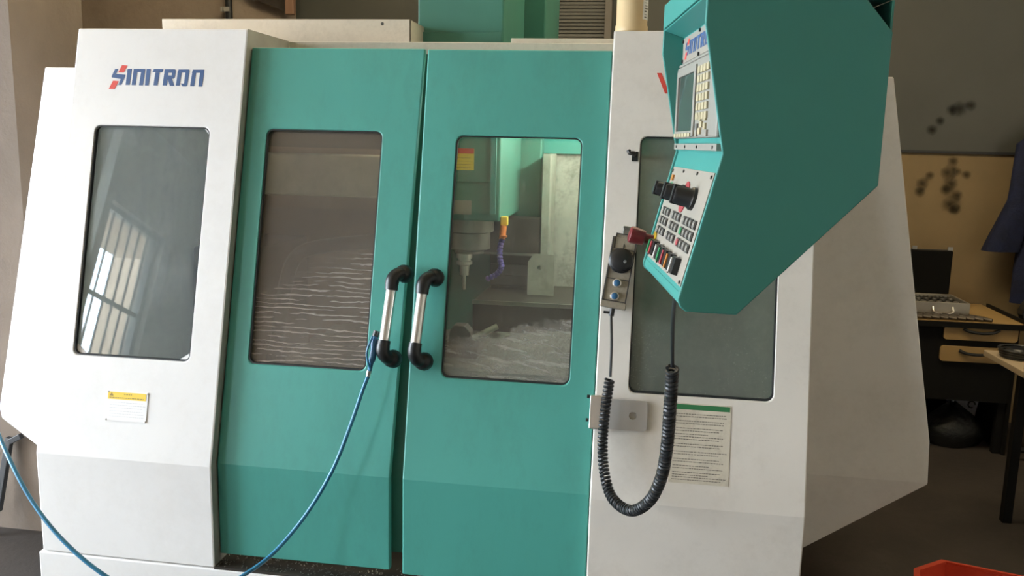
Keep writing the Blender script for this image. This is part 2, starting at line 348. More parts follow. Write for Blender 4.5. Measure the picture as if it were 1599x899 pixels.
DRR = folded_panel('door', TEAL, drl, drr, .395, 1.985, DR-.004, .022, HE); lab(DRR, 'teal sliding door with swarf splashed window'); pane(DRR, GL_R, HE, DR+.012)
# overlap strip behind the gap between the doors
mb = MB(); slab2d(mb, [(1.125, ZK), (1.205, ZK), (1.205, 1.975), (1.125, 1.975)], [], inc(DR+.045), inc(DR+.055)); slab2d(mb, [(1.125, .44), (1.205, .44), (1.205, ZK), (1.125, ZK)], [], vert(DR+.045), vert(DR+.055))
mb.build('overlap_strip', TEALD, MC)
mb = MB(); slab2d(mb, [(1.733, ZK), (1.7525, ZK), (1.7525, 1.975), (1.733, 1.975)], [], inc(DR+.025), inc(DR+.035)); slab2d(mb, [(1.733, .44), (1.7525, .44), (1.7525, ZK), (1.733, ZK)], [], vert(DR+.025), vert(DR+.035))
mb.build('door_seal', BLACKR, MC)
# returns beside the doors, outer side sheets
def yz_plate(name, mat, x0, x1, yb, z0, front=0.0, zt=ZT):
    pts = [(front, z0), (front, ZK), (F(zt)+front, zt), (yb, zt), (yb, z0)]
    return MB().prism([(x0, y, z) for y, z in pts], (x1-x0, 0, 0)).build(name, mat, MC, bevel=.003)
for x0_, x1_ in ((XL1-.018, XL1-.0005), (XR0+.0005, XR0+.018)):
    MB().prism([(x0_, y, z) for y, z in ((.0225, ZB), (.0225, ZK), (SET+.0225, ZT), (.655, ZT), (.655, 1.90), (F(1.90)+.09, 1.88), (.09, ZK), (.09, ZB))], (x1_-x0_, 0, 0)).build('side_return', EDGE, MC)
MB().prism([(XL1-.0004, y, z) for y, z in ((.0, ZB), (.0, ZK), (SET, ZT), (SET+.03, ZT), (.03, ZK), (.03, ZB))], (.0016, 0, 0)).build('edge_strip', EDGE, MC)
yz_plate('side_sheet', WHITE, .0, .018, 1.75, ZB, .0225); yz_plate('side_sheet', WHITE_WORN, W-.018, W, 1.75, ZB, .0225)
MB().box(.02, XL1-.02, SET+.023, 1.75, ZT-.02, ZT-.002).build('roof_sheet', CREAM, MC, bevel=.002); MB().box(XR0+.02, W-.02, SET+.023, 1.75, ZT-.02, ZT-.002).build('roof_sheet', CREAM, MC, bevel=.002)
MB().box(XL1, XR0, .655, .715, 1.90, ZT).build('front_beam', CREAM, MC, bevel=.003)
a = at(800, 64, .70); MB().box(a.x, XR0-.002, .67, .74, ZT+.001, ZT+.016).build('top_strip', CREAM, MC, bevel=.002)
a = at(253, 32, .75); b_ = at(640, 30, .75)
tc = MB().box(a.x, b_.x, .75, .765, ZT+.0, b_.z).box(a.x, b_.x, .75, 1.05, b_.z-.004, b_.z).box(b_.x-.004, b_.x, .75, 1.05, ZT, b_.z).build('top_cover', CREAM, MC, bevel=.002)
h = at(597, 37, .749); MB().cyl((h.x, .7495, h.z), (h.x, .752, h.z), .006).build('slot', INK, MC)
# side wings
for side in (0, 1):
    if side == 0: up_ = [(-.002, .688), (-.002, 1.922), (-.187, 1.922), (-.466, .688)]; lo_ = [(-.466, .688), (-.467, .645), (-.002, .245), (-.002, .688)]; mt = WHITE_CLEAN
    else: up_ = [(W+.002, .674), (W+.002, 1.922), (2.579, 1.922), (2.789, .81), (2.797, .674)]; lo_ = [(2.797, .674), (2.797, .668), (2.441, .386), (W+.002, .313), (W+.002, .674)]; mt = WHITE_WORN
    def yy(z, zc): return .41+(.06*(zc-z)/.3 if z < zc else 0)
    zc = up_[0][1]; mb = MB()
    outl = up_[1:]+lo_[1:-1]+[lo_[-1]]
    mb.add([(x, yy(z, zc), z) for x, z in up_], [tuple(range(len(up_)))]); mb.add([(x, yy(z, zc), z) for x, z in lo_], [tuple(range(len(lo_)))])
    mb.add([(x, yy(z, zc), z) for x, z in outl]+[(x, 1.74, z) for x, z in outl], [(i, (i+1) % len(outl), len(outl)+(i+1) % len(outl), len(outl)+i) for i in range(len(outl))]+[tuple(range(len(outl), 2*len(outl)))])
    o = weld(mb.build('side_cover', mt, MC)); bv = o.modifiers.new('bevel', 'BEVEL'); bv.width = .004; bv.segments = 2; bv.limit_method = 'ANGLE'; bv.angle_limit = math.radians(40)
# base tray
MB().box(-.012, W+.012, -.004, 1.75, 0, ZB-.004).build('base', WHITE, MC, bevel=.004)
MB().box(XL1, XR0, -.003, .30, ZB-.0035, ZB+.004).build('chip_tray', DARKIN, MC)
mb = MB()
for i in range(420):
    x = random.uniform(XL1+.01, XR0-.02); y = random.uniform(0.0, .09); a = random.uniform(0, PI); s_ = random.uniform(.0015, .004)
    mb.obox((x, y, ZB+.006+random.uniform(0, .004)), Vector((math.cos(a), math.sin(a), .3)).normalized(), Vector((-math.sin(a), math.cos(a), 0)), Vector((0, 0, 1)), s_, .001, .0006)
o = mb.build('loose_chips', STEEL, MC); o['kind'] = 'stuff'
# door handles
def handle(door, p_top, p_bot, dy):
    T_ = onf(*p_top, -.045); B_ = onf(*p_bot, -.045); ax = (T_-B_).normalized()
    MB().cyl(B_+ax*.035, T_-ax*.035, .0155, seg=20).build('handle_bar', ALU, door, smooth=True)
    for P, s_ in ((T_, 1), (B_, -1)):
        base = P+SN*-.045+ax*(.012*s_); base = base+SX*.022
        path = spline([P-ax*(.042*s_), P-ax*(.012*s_), P+ax*(.006*s_)+SX*.008-SN*.012, base+SN*.012, base], 5)
        rr = [.0195]*3+[.0205]*(len(path)-6)+[.027, .028, .028]
        MB().tube(path, rr, 16).build('handle_end', BLACKP, door, smooth=True)
        sc_ = base+SN*.030-ax*(.0*s_)
        MB().lathe(sc_-SN*.03, SN, [(0, .027), (.022, .026), (.030, .020), (.034, .008), (.031, .0075), (.031, .001)], 18).build('handle_end', BLACKP, door, smooth=True)
handle(DL, (614, 431), (597, 553), 0); handle(DRR, (662, 437), (646, 557), 0)
# lettering in the logo's own units (x right, y down), letter height 220
LOGO_B = [[(165,195),(210,195),(186,262),(325,270),(324,290),(280,405),(235,405),(262,326),(128,308),(124,290)],
 [(352,192),(415,190),(402,405),(342,405),(350,232),(345,222)],
 [(440,192),(612,192),(612,232),(440,232)], [(440,232),(497,232),(490,405),(432,405)], [(555,232),(612,232),(600,408),(542,408)],
 [(632,192),(693,190),(685,408),(628,408)],
 [(740,190),(880,190),(866,234),(722,230)], [(765,234),(828,234),(815,405),(755,405)],
 [(900,192),(1050,190),(1062,204),(1061,236),(895,236)], [(898,236),(958,236),(950,405),(888,405)], [(1010,236),(1061,236),(1056,300),(1040,312),(1008,312)], [(956,272),(1010,272),(1010,318),(954,318)], [(954,318),(1018,312),(1060,408),(995,408)],
 [(1100,192),(1250,190),(1262,204),(1260,232),(1092,232)], [(1092,232),(1150,232),(1138,405),(1082,405)], [(1204,232),(1260,232),(1250,395),(1235,412),(1196,412)], [(1150,376),(1200,376),(1198,412),(1180,412)],
 [(1310,192),(1475,190),(1474,232),(1300,234)], [(1304,232),(1360,232),(1350,408),(1290,408)], [(1416,232),(1474,232),(1465,412),(1410,412)]]
LOGO_R = [[(262,143),(345,148),(298,242),(217,240)], [(150,350),(235,355),(185,462),(98,460)]]
def logo(mapf, n, parent):
    for polys, mt, nm in ((LOGO_B, BLUEL, 'lettering'), (LOGO_R, REDL, 'emblem')):
        mb = MB()
        for pl in polys:
            mb.prism([mapf(x, y)+n*.0002 for x, y in pl], n*.0005)
            if nm == 'emblem': mb.build(nm, mt, parent); mb = MB()
        if mb.v: mb.build(nm, mt, parent)
lx0, lz0 = .130, 1.858
logo(lambda x, y: Vector((lx0+(x-98)*.326/1377, F(lz0+(410-y)*.0535/220), lz0+(410-y)*.0535/220)), SN, PL)
# red V on the right panel
mb = MB()
for pl in ([(1.886, 1.917), (1.899, 1.917), (1.925, 1.857), (1.912, 1.857)], [(1.912, 1.857), (1.925, 1.857), (1.951, 1.917), (1.938, 1.917)]):
    mb.prism([Vector((x, F(z), z))+SN*.0002 for x, z in pl], SN*.0005)
mb.build('letter', REDL, PR)
# warning plate
def sheet(nm, mt, parent, x0, x1, z0, z1, th=.001, off=.0003):
    mb = MB(); slab2d(mb, [(x0, z0), (x1, z0), (x1, z1), (x0, z1)], [], lambda x, z: Vector((x, F(z), z))+SN*(off+th), lambda x, z: Vector((x, F(z), z))+SN*off); return weld(mb.build(nm, mt, parent))
wp = sheet('warning_plate', WHITE_CLEAN, PL, .228, .366, .816, .906, .002); lab(wp, 'small white and yellow warning plate')
sheet('yellow_band', YELLOW, PL, .231, .360, .881, .903, .0006, .0024)
mb = MB()
def dash(mb, x0, x1, z, hh, off): 
    mb.prism([Vector((x, F(zz), zz))+SN*off for x, zz in ((x0, z-hh), (x1, z-hh), (x1, z+hh), (x0, z+hh))], SN*.0002)
x = .262
for z, x0, x1 in ((.897, .285, .312), (.886, .236, .352)):
    x = x0
    while x < x1: l = random.uniform(.003, .009); dash(mb, x, min(x+l, x1), z, .0012, .0031); x += l+.002
mb.prism([Vector((x, F(z), z))+SN*.0031 for x, z in ((.236, .891), (.250, .891), (.243, .9015))], SN*.0002)
mb.build('small_print', paint('brown_ink', (.30, .20, .05), .6), PL)
mb = MB()
for z in (.872, .864, .856, .846, .838, .830):
    x = .240
    while x < .352: l = random.uniform(.003, .010); dash(mb, x, x+l, z, .0008, .0025); x += l+.002
mb.build('small_print', paint('pale_ink', (.72, .72, .73), .6), PL)
for x, z in ((.231, .903), (.363, .9035), (.231, .819), (.363, .819)):
    P = Vector((x, F(z), z)); MB().lathe(P+SN*.002, SN, [(0, .003), (.0015, .003), (.002, .001)], 8).build('rivet', STEEL, PL)
# instruction sheet
ins = sheet('instruction_sheet', PAPER, PR, 1.972, 2.138, .766, .984, .0012); lab(ins, 'aged printed instruction sheet with a green heading bar')
sheet('heading_bar', GREENP, PR, 1.975, 2.135, .967, .981, .0003, .0016)
mb = MB()
for z in (.955, .948, .936, .929, .916, .909, .900, .893, .886, .873, .866, .852, .845, .832, .825, .814, .807, .796, .789, .783, .776):
    x = 1.980+random.uniform(0, .004); xe = 2.128-random.choice((.002, .01, .02, .05))
    while x < xe: l = random.uniform(.002, .008); dash(mb, x, x+l, z, .0011, .0017); x += l+.0016
mb.build('printed_text', paint('grey_ink', (.20, .18, .15), .7), PR)
# hook and MPG bracket on the right panel
P = onf(990, 243); mb = MB().tube(spline([P+SN*.0, P+SN*.03, P+SN*.032+SV*.0-SX*.012, P+SN*.030-SX*.016+SV*.008], 5), .0065, 8); mb.box(P.x-.006, P.x+.012, P.y-.012, P.y+.002, P.z-.016, P.z+.012)
mb.build('hook', BLACKP, PR, smooth=True)
mb = MB(); slab2d(mb, rrect(1.768, 1.905, .899, .982, .012), [rrect(1.853, 1.875, .930, .950, .0099)], lambda x, z: Vector((x, F(z), z))+SN*.014, lambda x, z: Vector((x, F(z), z))+SN*.004); lab(weld(mb.build('holder_plate', PLAST, PR)), 'smoky plastic handwheel holder')
mb = MB(); slab2d(mb, [(1.741, .896), (1.772, .896), (1.772, .990), (1.741, .990)], [], lambda x, z: Vector((x, F(z), z))+SN*.018, lambda x, z: Vector((x, F(z), z))+SN*.002); weld(mb.build('holder_clip', ALU, PR, bevel=.003))
for z in (.985, .92): P = Vector((1.739, F(z), z))+SN*.009; MB().cyl(P, P-SX*.008, .005, seg=10).build('holder_screw', BLACKP, PR)

# ---- inside of the enclosure
MB().box(.92, W-.02, 1.62, 1.64, ZB, 1.66).build('inner_back_sheet', INNER, MC); MB().box(.02, .919, 1.52, 1.54, ZB, 1.66).build('inner_back_sheet', RUSTIN, MC)
MB().box(.92, W-.02, 1.60, 1.66, 1.661, 2.0).build('inner_upper_sheet', TEAL2, MC); MB().box(.02, .919, 1.52, 1.66, 1.661, 2.0).build('inner_upper_sheet', DARKIN, MC)
MB().prism([(.03, .30, .40), (.03, 1.60, .70), (.03, 1.60, .40)], (W-.06, 0, 0)).build('inner_floor', DARKIN, MC)
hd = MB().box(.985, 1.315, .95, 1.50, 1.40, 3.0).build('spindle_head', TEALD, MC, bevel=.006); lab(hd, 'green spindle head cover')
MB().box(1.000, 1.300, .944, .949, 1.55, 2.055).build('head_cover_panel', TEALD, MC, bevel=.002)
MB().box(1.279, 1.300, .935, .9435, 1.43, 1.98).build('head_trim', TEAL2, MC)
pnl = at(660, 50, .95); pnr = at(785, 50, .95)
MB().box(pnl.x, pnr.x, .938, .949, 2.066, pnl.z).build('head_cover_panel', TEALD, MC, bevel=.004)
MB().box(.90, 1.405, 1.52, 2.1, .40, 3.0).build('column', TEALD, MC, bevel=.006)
def onY(nm, mt, p0_, p1_, Y, th=.001):
    A = at(*p0_, Y); B = at(*p1_, Y); return MB().box(A.x, B.x, Y-th, Y, B.z, A.z).build(nm, mt, MC)
YH = .9435
o = onY('warning_sticker', YELLOW, (706, 231), (740, 266), YH); o = onY('warning_sticker_heading', REDL, (706, 231), (740, 240), YH-.001)
mb = MB()
for k in range(4):
    A = at(713, 246+5*k, YH-.001); B = at(735, 247+5*k, YH-.001); mb.box(A.x, B.x, YH-.0015, YH-.001, B.z, A.z)
mb.build('small_print', INK, MC)
onY('rating_label', PLATE, (704, 312), (736, 335), YH)
mb = MB()
for k in range(5):
    A = at(707, 315+4*k, YH-.001); B = at(732-3*(k % 2), 316+4*k, YH-.001); mb.box(A.x, B.x, YH-.0015, YH-.001, B.z, A.z)
mb.build('small_print', KEYG, MC)
MB().lathe((1.175, 1.06, 1.40), (0, 0, -1), [(0, .098), (.05, .098), (.055, .085), (.12, .085), (.13, .06), (.14, .06)], 28).build('spindle_nose', STEEL, MC, smooth=True)
MB().lathe((1.16, 1.04, 1.26), (0, 0, -1), [(0, .032), (.02, .032), (.022, .026), (.03, .026), (.032, .032), (.045, .032), (.05, .02), (.09, .018), (.092, .007), (.15, .006)], 20).build('tool_holder', ALU, MC, smooth=True)
MB().box(1.17, 1.425, 1.36, 1.44, 1.225, 1.385).build('way_cover', DARKIN, MC, bevel=.004); MB().box(1.17, 1.425, 1.352, 1.359, 1.218, 1.228).build('way_cover_wiper', STEEL, MC)
for k in range(4): MB().box(1.20, 1.40, 1.40+.012*k, 1.47, 1.17-.05*k, 1.218-.05*k).build('way_cover_fold', DARKIN, MC, bevel=.003)
MB().box(1.43, 1.465, 1.36, 1.60, 1.02, 1.66).build('guard_post', GUARD, MC, bevel=.003)
gp = MB(); slab2d(gp, [(1.385, 1.055), (1.50, 1.055), (1.50, 1.235), (1.41, 1.235), (1.385, 1.20)], [rrect(1.425, 1.445, 1.165, 1.185, .0099)], vert(1.30), vert(1.31)); weld(gp.build('guard_plate', GUARD, MC))
MB().box(1.18, 1.73, 1.12, 1.59, .88, 1.052).build('saddle_cover', DARKIN, MC, bevel=.006); MB().box(1.18, 1.73, 1.105, 1.119, 1.040, 1.056).build('saddle_lip', STEEL, MC)
tb = MB().box(.62, 1.72, .50, 1.09, .86, .93)
for k in range(3): tb.box(.62, 1.72, .56+.17*k, .66+.17*k, .93, .945)
tb.build('work_table', STEEL, MC, bevel=.003); MB().box(.85, 1.5, .55, 1.05, .50, .859).build('table_saddle', DARKIN, MC)
# swarf heaped on the table
mb = MB(); nx, ny = 46, 30; vs = []
for j in range(ny):
    for i in range(nx):
        x = 1.30+.42*i/(nx-1); y = .42+.62*j/(ny-1); e = min(i/(nx-1)*3, 1)*min((1-j/(ny-1))*2.5, 1)*min(j/(ny-1)*6, 1)
        vs.append((x, y, .942+e*(.035+.05*i/(nx-1))+random.uniform(-.006, .008)*min(1, e*3)))
mb.add(vs, [(j*nx+i, j*nx+i+1, (j+1)*nx+i+1, (j+1)*nx+i) for j in range(ny-1) for i in range(nx-1)]); o = mb.build('swarf_heap', CHIPS, MC); o['kind'] = 'stuff'
# coolant hose
MB().box(1.318, 1.345, .955, .985, 1.385, 1.42).build('hose_manifold', YELLOW, MC, bevel=.003)
MB().cyl((1.333, .94, 1.385), (1.331, .925, 1.335), .013, seg=12).build('hose_valve', ORANGE, MC, smooth=True); MB().box(1.327, 1.352, .905, .918, 1.345, 1.352).build('valve_lever', ORANGE, MC)
hp = spline([(1.331, .925, 1.335), (1.325, .915, 1.30), (1.328, .905, 1.26), (1.335, .90, 1.23), (1.315, .90, 1.20), (1.275, .90, 1.178)], 6)
for i in range(0, len(hp)-1, 2):
    d = hp[i+1]-hp[i]; MB().lathe(hp[i], d, [(0, .007), (.003, .0115), (.009, .0115), (.014, .007)], 12).build('hose_segment', PURPLE, MC, smooth=True)
# left side inside
MB().box(.10, .80, 1.25, 1.515, 1.455, 1.635).build('tool_changer_cover', PALE, MC, bevel=.008)
MB().box(.735, .742, 1.235, 1.249, 1.46, 1.50).build('cover_clip', ALU, MC); MB().box(.745, .78, 1.238, 1.249, 1.462, 1.50).build('cover_clip', PLATE, MC)
MB().tube(spline([at(660, 366, .62), at(600, 375, .60), at(500, 385, .58), at(462, 402, .58), at(446, 445, .58), at(434, 520, .58), at(425, 590, .58), (at(420, 640, .58).x, .58, .46)], 8), .026, 10).build('conduit', BLACKR, MC, smooth=True)
MB().box(.03, .30, .95, 1.515, .62, 1.25).build('magazine_guard', DARKIN, MC, bevel=.01)
# work lamp high on the right inside
MB().box(1.755, 1.80, .62, 1.54, 1.84, 1.90).build('work_lamp_housing', GREYP, MC); MB().cyl((1.74, .66, 1.855), (1.74, 1.50, 1.855), .013, seg=12).build('work_lamp_tube', emit('lamp_glow', (1, .97, .88), 190.0), MC)

MB().box(1.44, 1.752, .73, 1.595, 1.925, 1.932).build('inner_roof_sheet', TEAL2, MC)
# machine vise on the table
V = thing('machine_vise', (1.235, .62, .946), 'dark worn machine vise on the table behind the right door window', 'vise')
MB().box(1.17, 1.31, .56, .68, .946, .985).build('base', DARKIN, V, bevel=.006); MB().prism([(1.195, .60, .985), (1.285, .60, .985), (1.278, .60, 1.03), (1.255, .60, 1.055), (1.215, .60, 1.055), (1.20, .60, 1.03)], (0, .06, 0)).build('jaw', DARKIN, V, bevel=.003)
MB().cyl((1.285, .61, 1.01), (1.37, .63, 1.055), .011, seg=12).build('handle', ALU, V, smooth=True)

# ------------------------------------------------------------------ control pendant
PKP = Vector((1.98585, -.90016, 1.69360)); TH = math.radians(7.4296); PW = .4548
AD = Vector((math.cos(TH), math.sin(TH), 0)); WD = Vector((-math.sin(TH), math.cos(TH), 0)); UP = Vector((0, 0, 1))
def pd(a, w_, z): return PKP+AD*a+WD*w_+UP*z
PN = thing('control_pendant', (2.09, -.66, 1.43), 'teal hanging control pendant with screen, keypad and switch panel', 'control panel')
prof = [(0, 0), (-.0555, -.228), (-.0585, -.240), (-.0545, -.252), (-.044, -.2605), (.0405, -.2637), (.2535, -.045), (.2538, .194), (.175, .281), (.150, .30), (-.039, .30), (-.0394, .20)]
for w0, w1, nm in ((0, .006, 'side_plate'), (PW-.006, PW, 'side_plate')):
    MB().prism([pd(a, w0, z) for a, z in prof], WD*(w1-w0)).build(nm, TEAL2, PN, bevel=.0025)
def strip(nm, mt, A, B, th=.004, wa=.006, wb=PW-.006, bev=.001):
    A3, B3 = pd(A[0], wa, A[1]), pd(B[0], wa, B[1]); n = (B3-A3).cross(WD).normalized()
    return MB().prism([A3, B3, B3-n*th, A3-n*th], WD*(wb-wa)).build(nm, mt, PN, bevel=bev)
LN = Vector((-.0555, 0, -.228)).normalized(); L_E = (AD*LN.x+UP*LN.z); L_N = (AD*LN.z-UP*LN.x); L_N = L_N if L_N.dot(AD) < 0 else -L_N
def lf(w_, v, out=0.0): return pd(0, w_, 0)+L_E*v+L_N*(out-.005)
def lbox(nm, mt, w_, v, hw, hv, o0, o1, bev=0): return MB().obox(lf(w_, v, (o0+o1)/2), WD, L_E, L_N, hw, hv, (o1-o0)/2).build(nm, mt, PN, bevel=bev)
# lower sloping face, lip, underside, back, top
MB().obox(lf(PW/2, .112, -.002), WD, L_E, L_N, PW/2-.006, .126, .002).build('lower_face', TEAL2, PN)
MB().prism([pd(a, .006, z) for a, z in ((-.0525, -.232), (-.0550, -.243), (-.052, -.251), (-.044, -.2575), (.0395, -.2607), (.0395, -.2567), (-.042, -.2535), (-.049, -.248), (-.051, -.242), (-.0485, -.230))], WD*(PW-.012)).build('bottom_lip', TEAL2, PN)
strip('back_sheet', TEAL2, (.0395, -.2607), (.2505, -.044)); strip('back_sheet', TEAL2, (.2505, -.044), (.2505, .243)); strip('top_sheet', TEAL2, (.2505, .243), (.10, .243)); strip('top_sheet', TEAL2, (.10, .243), (.10, .296)); strip('top_sheet', TEAL2, (.10, .296), (-.036, .296))
strip('fascia', TEAL2, (-.036, .296), (-.036, .2495)); strip('hood', TEAL2, (-.036, .2495), (.006, .236)); strip('recess_back', TEAL2, (.008, .238), (.008, .0)); 
# name plate
def sb(w0, w1, z0, z1, a0, a1): return MB().obox(pd((a0+a1)/2, (w0+w1)/2, (z0+z1)/2), WD, AD, UP, (w1-w0)/2, (a1-a0)/2, (z1-z0)/2)
npl = sb(.055, .43, .178, .228, .0, .006).build('name_plate', PLATE, PN, bevel=.001)
logo(lambda x, y: pd(.0, .405-(x-98)*.285/1377, .190+(410-y)*.0265/220), -AD, npl)
for w_, z in ((.425, .222), (.25, .224), (.06, .222), (.425, .183), (.25, .181)): MB().cyl(pd(-.003, w_, z), pd(.0, w_, z), .0035, seg=8).build('screw', BLACKP, PN)
# screen unit
su = sb(.030, .468-.02, .026, .170, -.006, .006).build('screen_unit', GREYP, PN, bevel=.004); lab(su, 'grey screen and keypad unit')
sb(.03, .448, .171, .176, -.003, .006).build('screen_unit_rail', GREYP, PN, bevel=.001)
fr = MB(); slab2d(fr, [(.222, .030), (.425, .030), (.425, .160), (.222, .160)], [[(.238, .040), (.409, .040), (.409, .148), (.238, .148)]], lambda w_, z: pd(-.010, w_, z), lambda w_, z: pd(-.0065, w_, z)); weld(fr.build('screen_bezel', GREYP, su, bevel=.001))
sb(.236, .411, .038, .150, -.0075, -.0062).build('screen', SCREEN, su)
for k in range(6): sb(.405-.031*k-.012, .405-.031*k+.012, .0285, .0355, -.0125, -.0100).build('soft_key', KEYC, su)
for r in range(6):
    for q in range(4):
        w_ = .196-.0265*q; z = .1475-.0165*r; sb(w_-.0100, w_+.0100, z-.0062, z+.0062, -.0095, -.006).build('key', KEYC, su)
for w_, z, mt in ((.193, .046, KEYG), (.165, .0615, KEYC), (.15, .050, KEYC), (.165, .038, KEYC), (.12, .061, KEYC), (.12, .046, KEYC), (.196, .034, PLATE), (.105, .034, PLATE)):
    sb(w_-.009, w_+.009, z-.0055, z+.0055, -.0095, -.006).build('key', mt, su)
fl = sb(.022, .452-.01, .004, .016, -.006, .006).build('screen_flange', GREYP, PN, bevel=.001)
for w_ in (.41, .31, .19, .05): MB().cyl(pd(-.0075, w_, .010), pd(-.006, w_, .010), .003, seg=8).build('screw', BLACKP, fl)
# operator panel
op = lbox('switch_panel', PLATE, .229, .130, .205, .098, 0, .0025); lab(op, 'ivory switch panel with knobs, keys and rocker switches')
for w_, v in ((.425, .040), (.30, .038), (.16, .038), (.035, .040), (.425, .222), (.30, .222), (.16, .222), (.035, .222)): MB().cyl(lf(w_, v, .0025), lf(w_, v, .005), .0032, seg=8).build('screw', KEYD, op)
lbox('indicator', ORANGEK, .400, .055, .010, .006, .0025, .006); lbox('indicator_label', GREENK, .400, .066, .008, .002, .0025, .003)
MB().lathe(lf(.215, .085, .0025), L_N, [(0, .030), (.002, .030)], 24).build('dial_ring', REDK, op)
for w_, r in ((.345, .0145), (.235, .0165), (.125, .0175)):
    MB().lathe(lf(w_, .083, .0025), L_N, [(0, r*1.2), (.006, r*1.2), (.010, r), (.034, r*.95), (.038, r*.8)], 20).build('selector_knob', BLACKP, op, smooth=True)
    MB().obox(lf(w_, .083, .030), WD, L_E, L_N, r*.28, r*1.0, .014).build('knob_grip', BLACKP, op, bevel=.002)
MB().lathe(lf(.405, .088, .0025), L_N, [(0, .011), (.03, .010), (.034, .007)], 14).build('key_switch', BLACKP, op, smooth=True)
for r, v in enumerate((.124, .144, .165)):
    for g, (ws, n) in enumerate(((.392, 3), (.268, 3), (.148, 4))):
        for k in range(n):
            w_ = ws-.032*k; mt = GREENK if (r == 1 and g == 2 and k == 0) else REDK if (r == 2 and g == 2 and k == 0) else KEYG
            kf = lbox('key_frame', KEYD, w_, v, .0115, .0078, .0025, .005); lbox('key', mt, w_, v, .0085, .0055, .005, .0065)
            if mt is KEYG: lbox('key_mark', PLATE, w_, v-.001, .005, .0018, .0065, .0068)
for w_, mt in ((.375, GREENK), (.345, REDK), (.280, WHITEK), (.235, GREENK), (.190, REDK), (.140, ORANGEK), (.090, WHITEK)):
    lbox('rocker_switch', BLACKP, w_, .202, .016, .015, .0025, .014, .001); lbox('rocker_face', mt, w_+.008, .203, .006, .013, .014, .0165)
MB().lathe(lf(.405, .192, .0025), L_N, [(0, .020), (.003, .020), (.004, .012)], 20).build('stop_collar', YELLOW, op)
MB().lathe(lf(.405, .192, .005), L_N, [(0, .011), (.018, .011), (.020, .0155), (.044, .0185), (.050, .0175), (.053, .012)], 24).build('emergency_stop', REDM, op, smooth=True)
# arm carrying the pendant
tp = pd(.03, PW/2, .30)
ar = MB().cyl(tp-UP*.003, tp+UP*.55, .03, seg=18).build('hanger_tube', TEALD, PN, smooth=True)
e = Vector((2.10, .62, tp.z+.55)); MB().tube([tp+UP*.54, e], .035, 14).build('arm', TEALD, PN, smooth=True)
MB().cyl((2.10, .62, ZT-.001), (2.10, .62, tp.z+.60), .04, seg=18).build('arm_post', TEALD, PN, smooth=True)

# ------------------------------------------------------------------ handwheel box and its coiled cord
HWC = onf(968, 418, -.048); tilt = math.atan2(.030, .23)
HX = (SX*math.cos(tilt)-SV*math.sin(tilt)); HV = (SX*math.sin(tilt)+SV*math.cos(tilt))
HW = thing('handwheel_box', HWC-HV*.12, 'grimy beige handwheel box with black dial hanging on the right panel', 'control')
def hb(nm, mt, x, v, hx, hv, o0, o1, bev=.002, par=None): return MB().obox(HWC+HX*x+HV*v+SN*((o0+o1)/2), HX, HV, SN, hx, hv, (o1-o0)/2).build(nm, mt, par or HW, bevel=bev)
hb('body', MPGC, 0, -.014, .034, .102, -.036, .004); hb('body_frame', MPGC, 0, -.108, .036, .009, -.036, .009)
hb('upper_cover', MPGC, .004, .075, .032, .022, -.036, .002)
for x in (-.033, .033): hb('frame_rail', KEYD, x, -.014, .002, .10, .0041, .008, 0)
hb('hanger', STEEL, .008, .110, .020, .012, -.036, -.028); hb('hanger', STEEL, .008, .120, .020, .003, -.0275, -.008)
d0 = HWC+HX*0+HV*.020
MB().lathe(d0+SN*.0045, SN, [(0, .036), (.004, .036), (.006, .033), (.022, .032), (.025, .028), (.0255, .004)], 30).build('dial', BLACKP, HW, smooth=True)
MB().lathe(d0+HX*.013-HV*.004+SN*.030, SN, [(0, .0045), (.006, .005), (.012, .003)], 10).build('dial_crank', KEYG, HW, smooth=True)
for v in (-.045, -.083):
    q = HWC+HX*.0+HV*v; MB().lathe(q+SN*.0045, SN, [(0, .0125), (.005, .0125), (.006, .0105)], 18).build('button_ring', ALU, HW, smooth=True); MB().lathe(q+SN*.011, SN, [(0, .0098), (.005, .0092), (.007, .006)], 16).build('button', BLUEB, HW, smooth=True)
for v_ in (.053, -.034, -.097): hb('seam', KEYD, 0, v_, .033, .0014, .0041, .0062, 0)
for x_ in (-.026, .033): hb('cover_edge', KEYD, x_, .075, .0014, .022, .0021, .0045, 0)
hb('cover_edge', KEYD, .004, .0965, .031, .0014, .0021, .0045, 0)
hb('marking', KEYD, .0, .062, .0015, .006, .0045, .0055, 0)
q = HWC+HV*-.118-SN*.016; MB().cyl(q, q-HV*.022, .0075, seg=12).build('cord_gland', BLACKP, HW, smooth=True); MB().cyl(q-HV*.012, q-HV*.014-HX*.024, .004, seg=8).build('tie_wrap', BLACKP, HW)
A0 = q-HV*.022
ctrl = [A0, at(955, 540, .05), at(953, 588, .035)]
coilp = [at(952, 592, .035), at(945, 640, .02), at(941, 690, .0), at(944, 738, -.04), at(956, 777, -.09), at(984, 797, -.17), at(1013, 783, -.25), at(1032, 747, -.31), at(1041, 700, -.36), at(1046, 640, -.41), at(1050, 574, -.46)]
tail = [at(1050, 572, -.46), at(1050, 530, -.53), at(1051, 492, -.62), pd(-.033, .17, -.256)]
CO = thing('coiled_cord', at(984, 797, -.17), 'black coiled cord looping from the handwheel box to the pendant', 'cord')
MB().tube(spline(ctrl, 6), .0038, 8).build('straight_lead', BLACKR, CO, smooth=True); MB().tube(spline(tail, 6), .0042, 8).build('straight_lead', BLACKR, CO, smooth=True)
cp = spline(coilp, 40); L = [0]
for i in range(1, len(cp)): L.append(L[-1]+(cp[i]-cp[i-1]).length)
pitch = .0108; turns = int(L[-1]/pitch); NS = 12; pts = []; j = 0; e = None
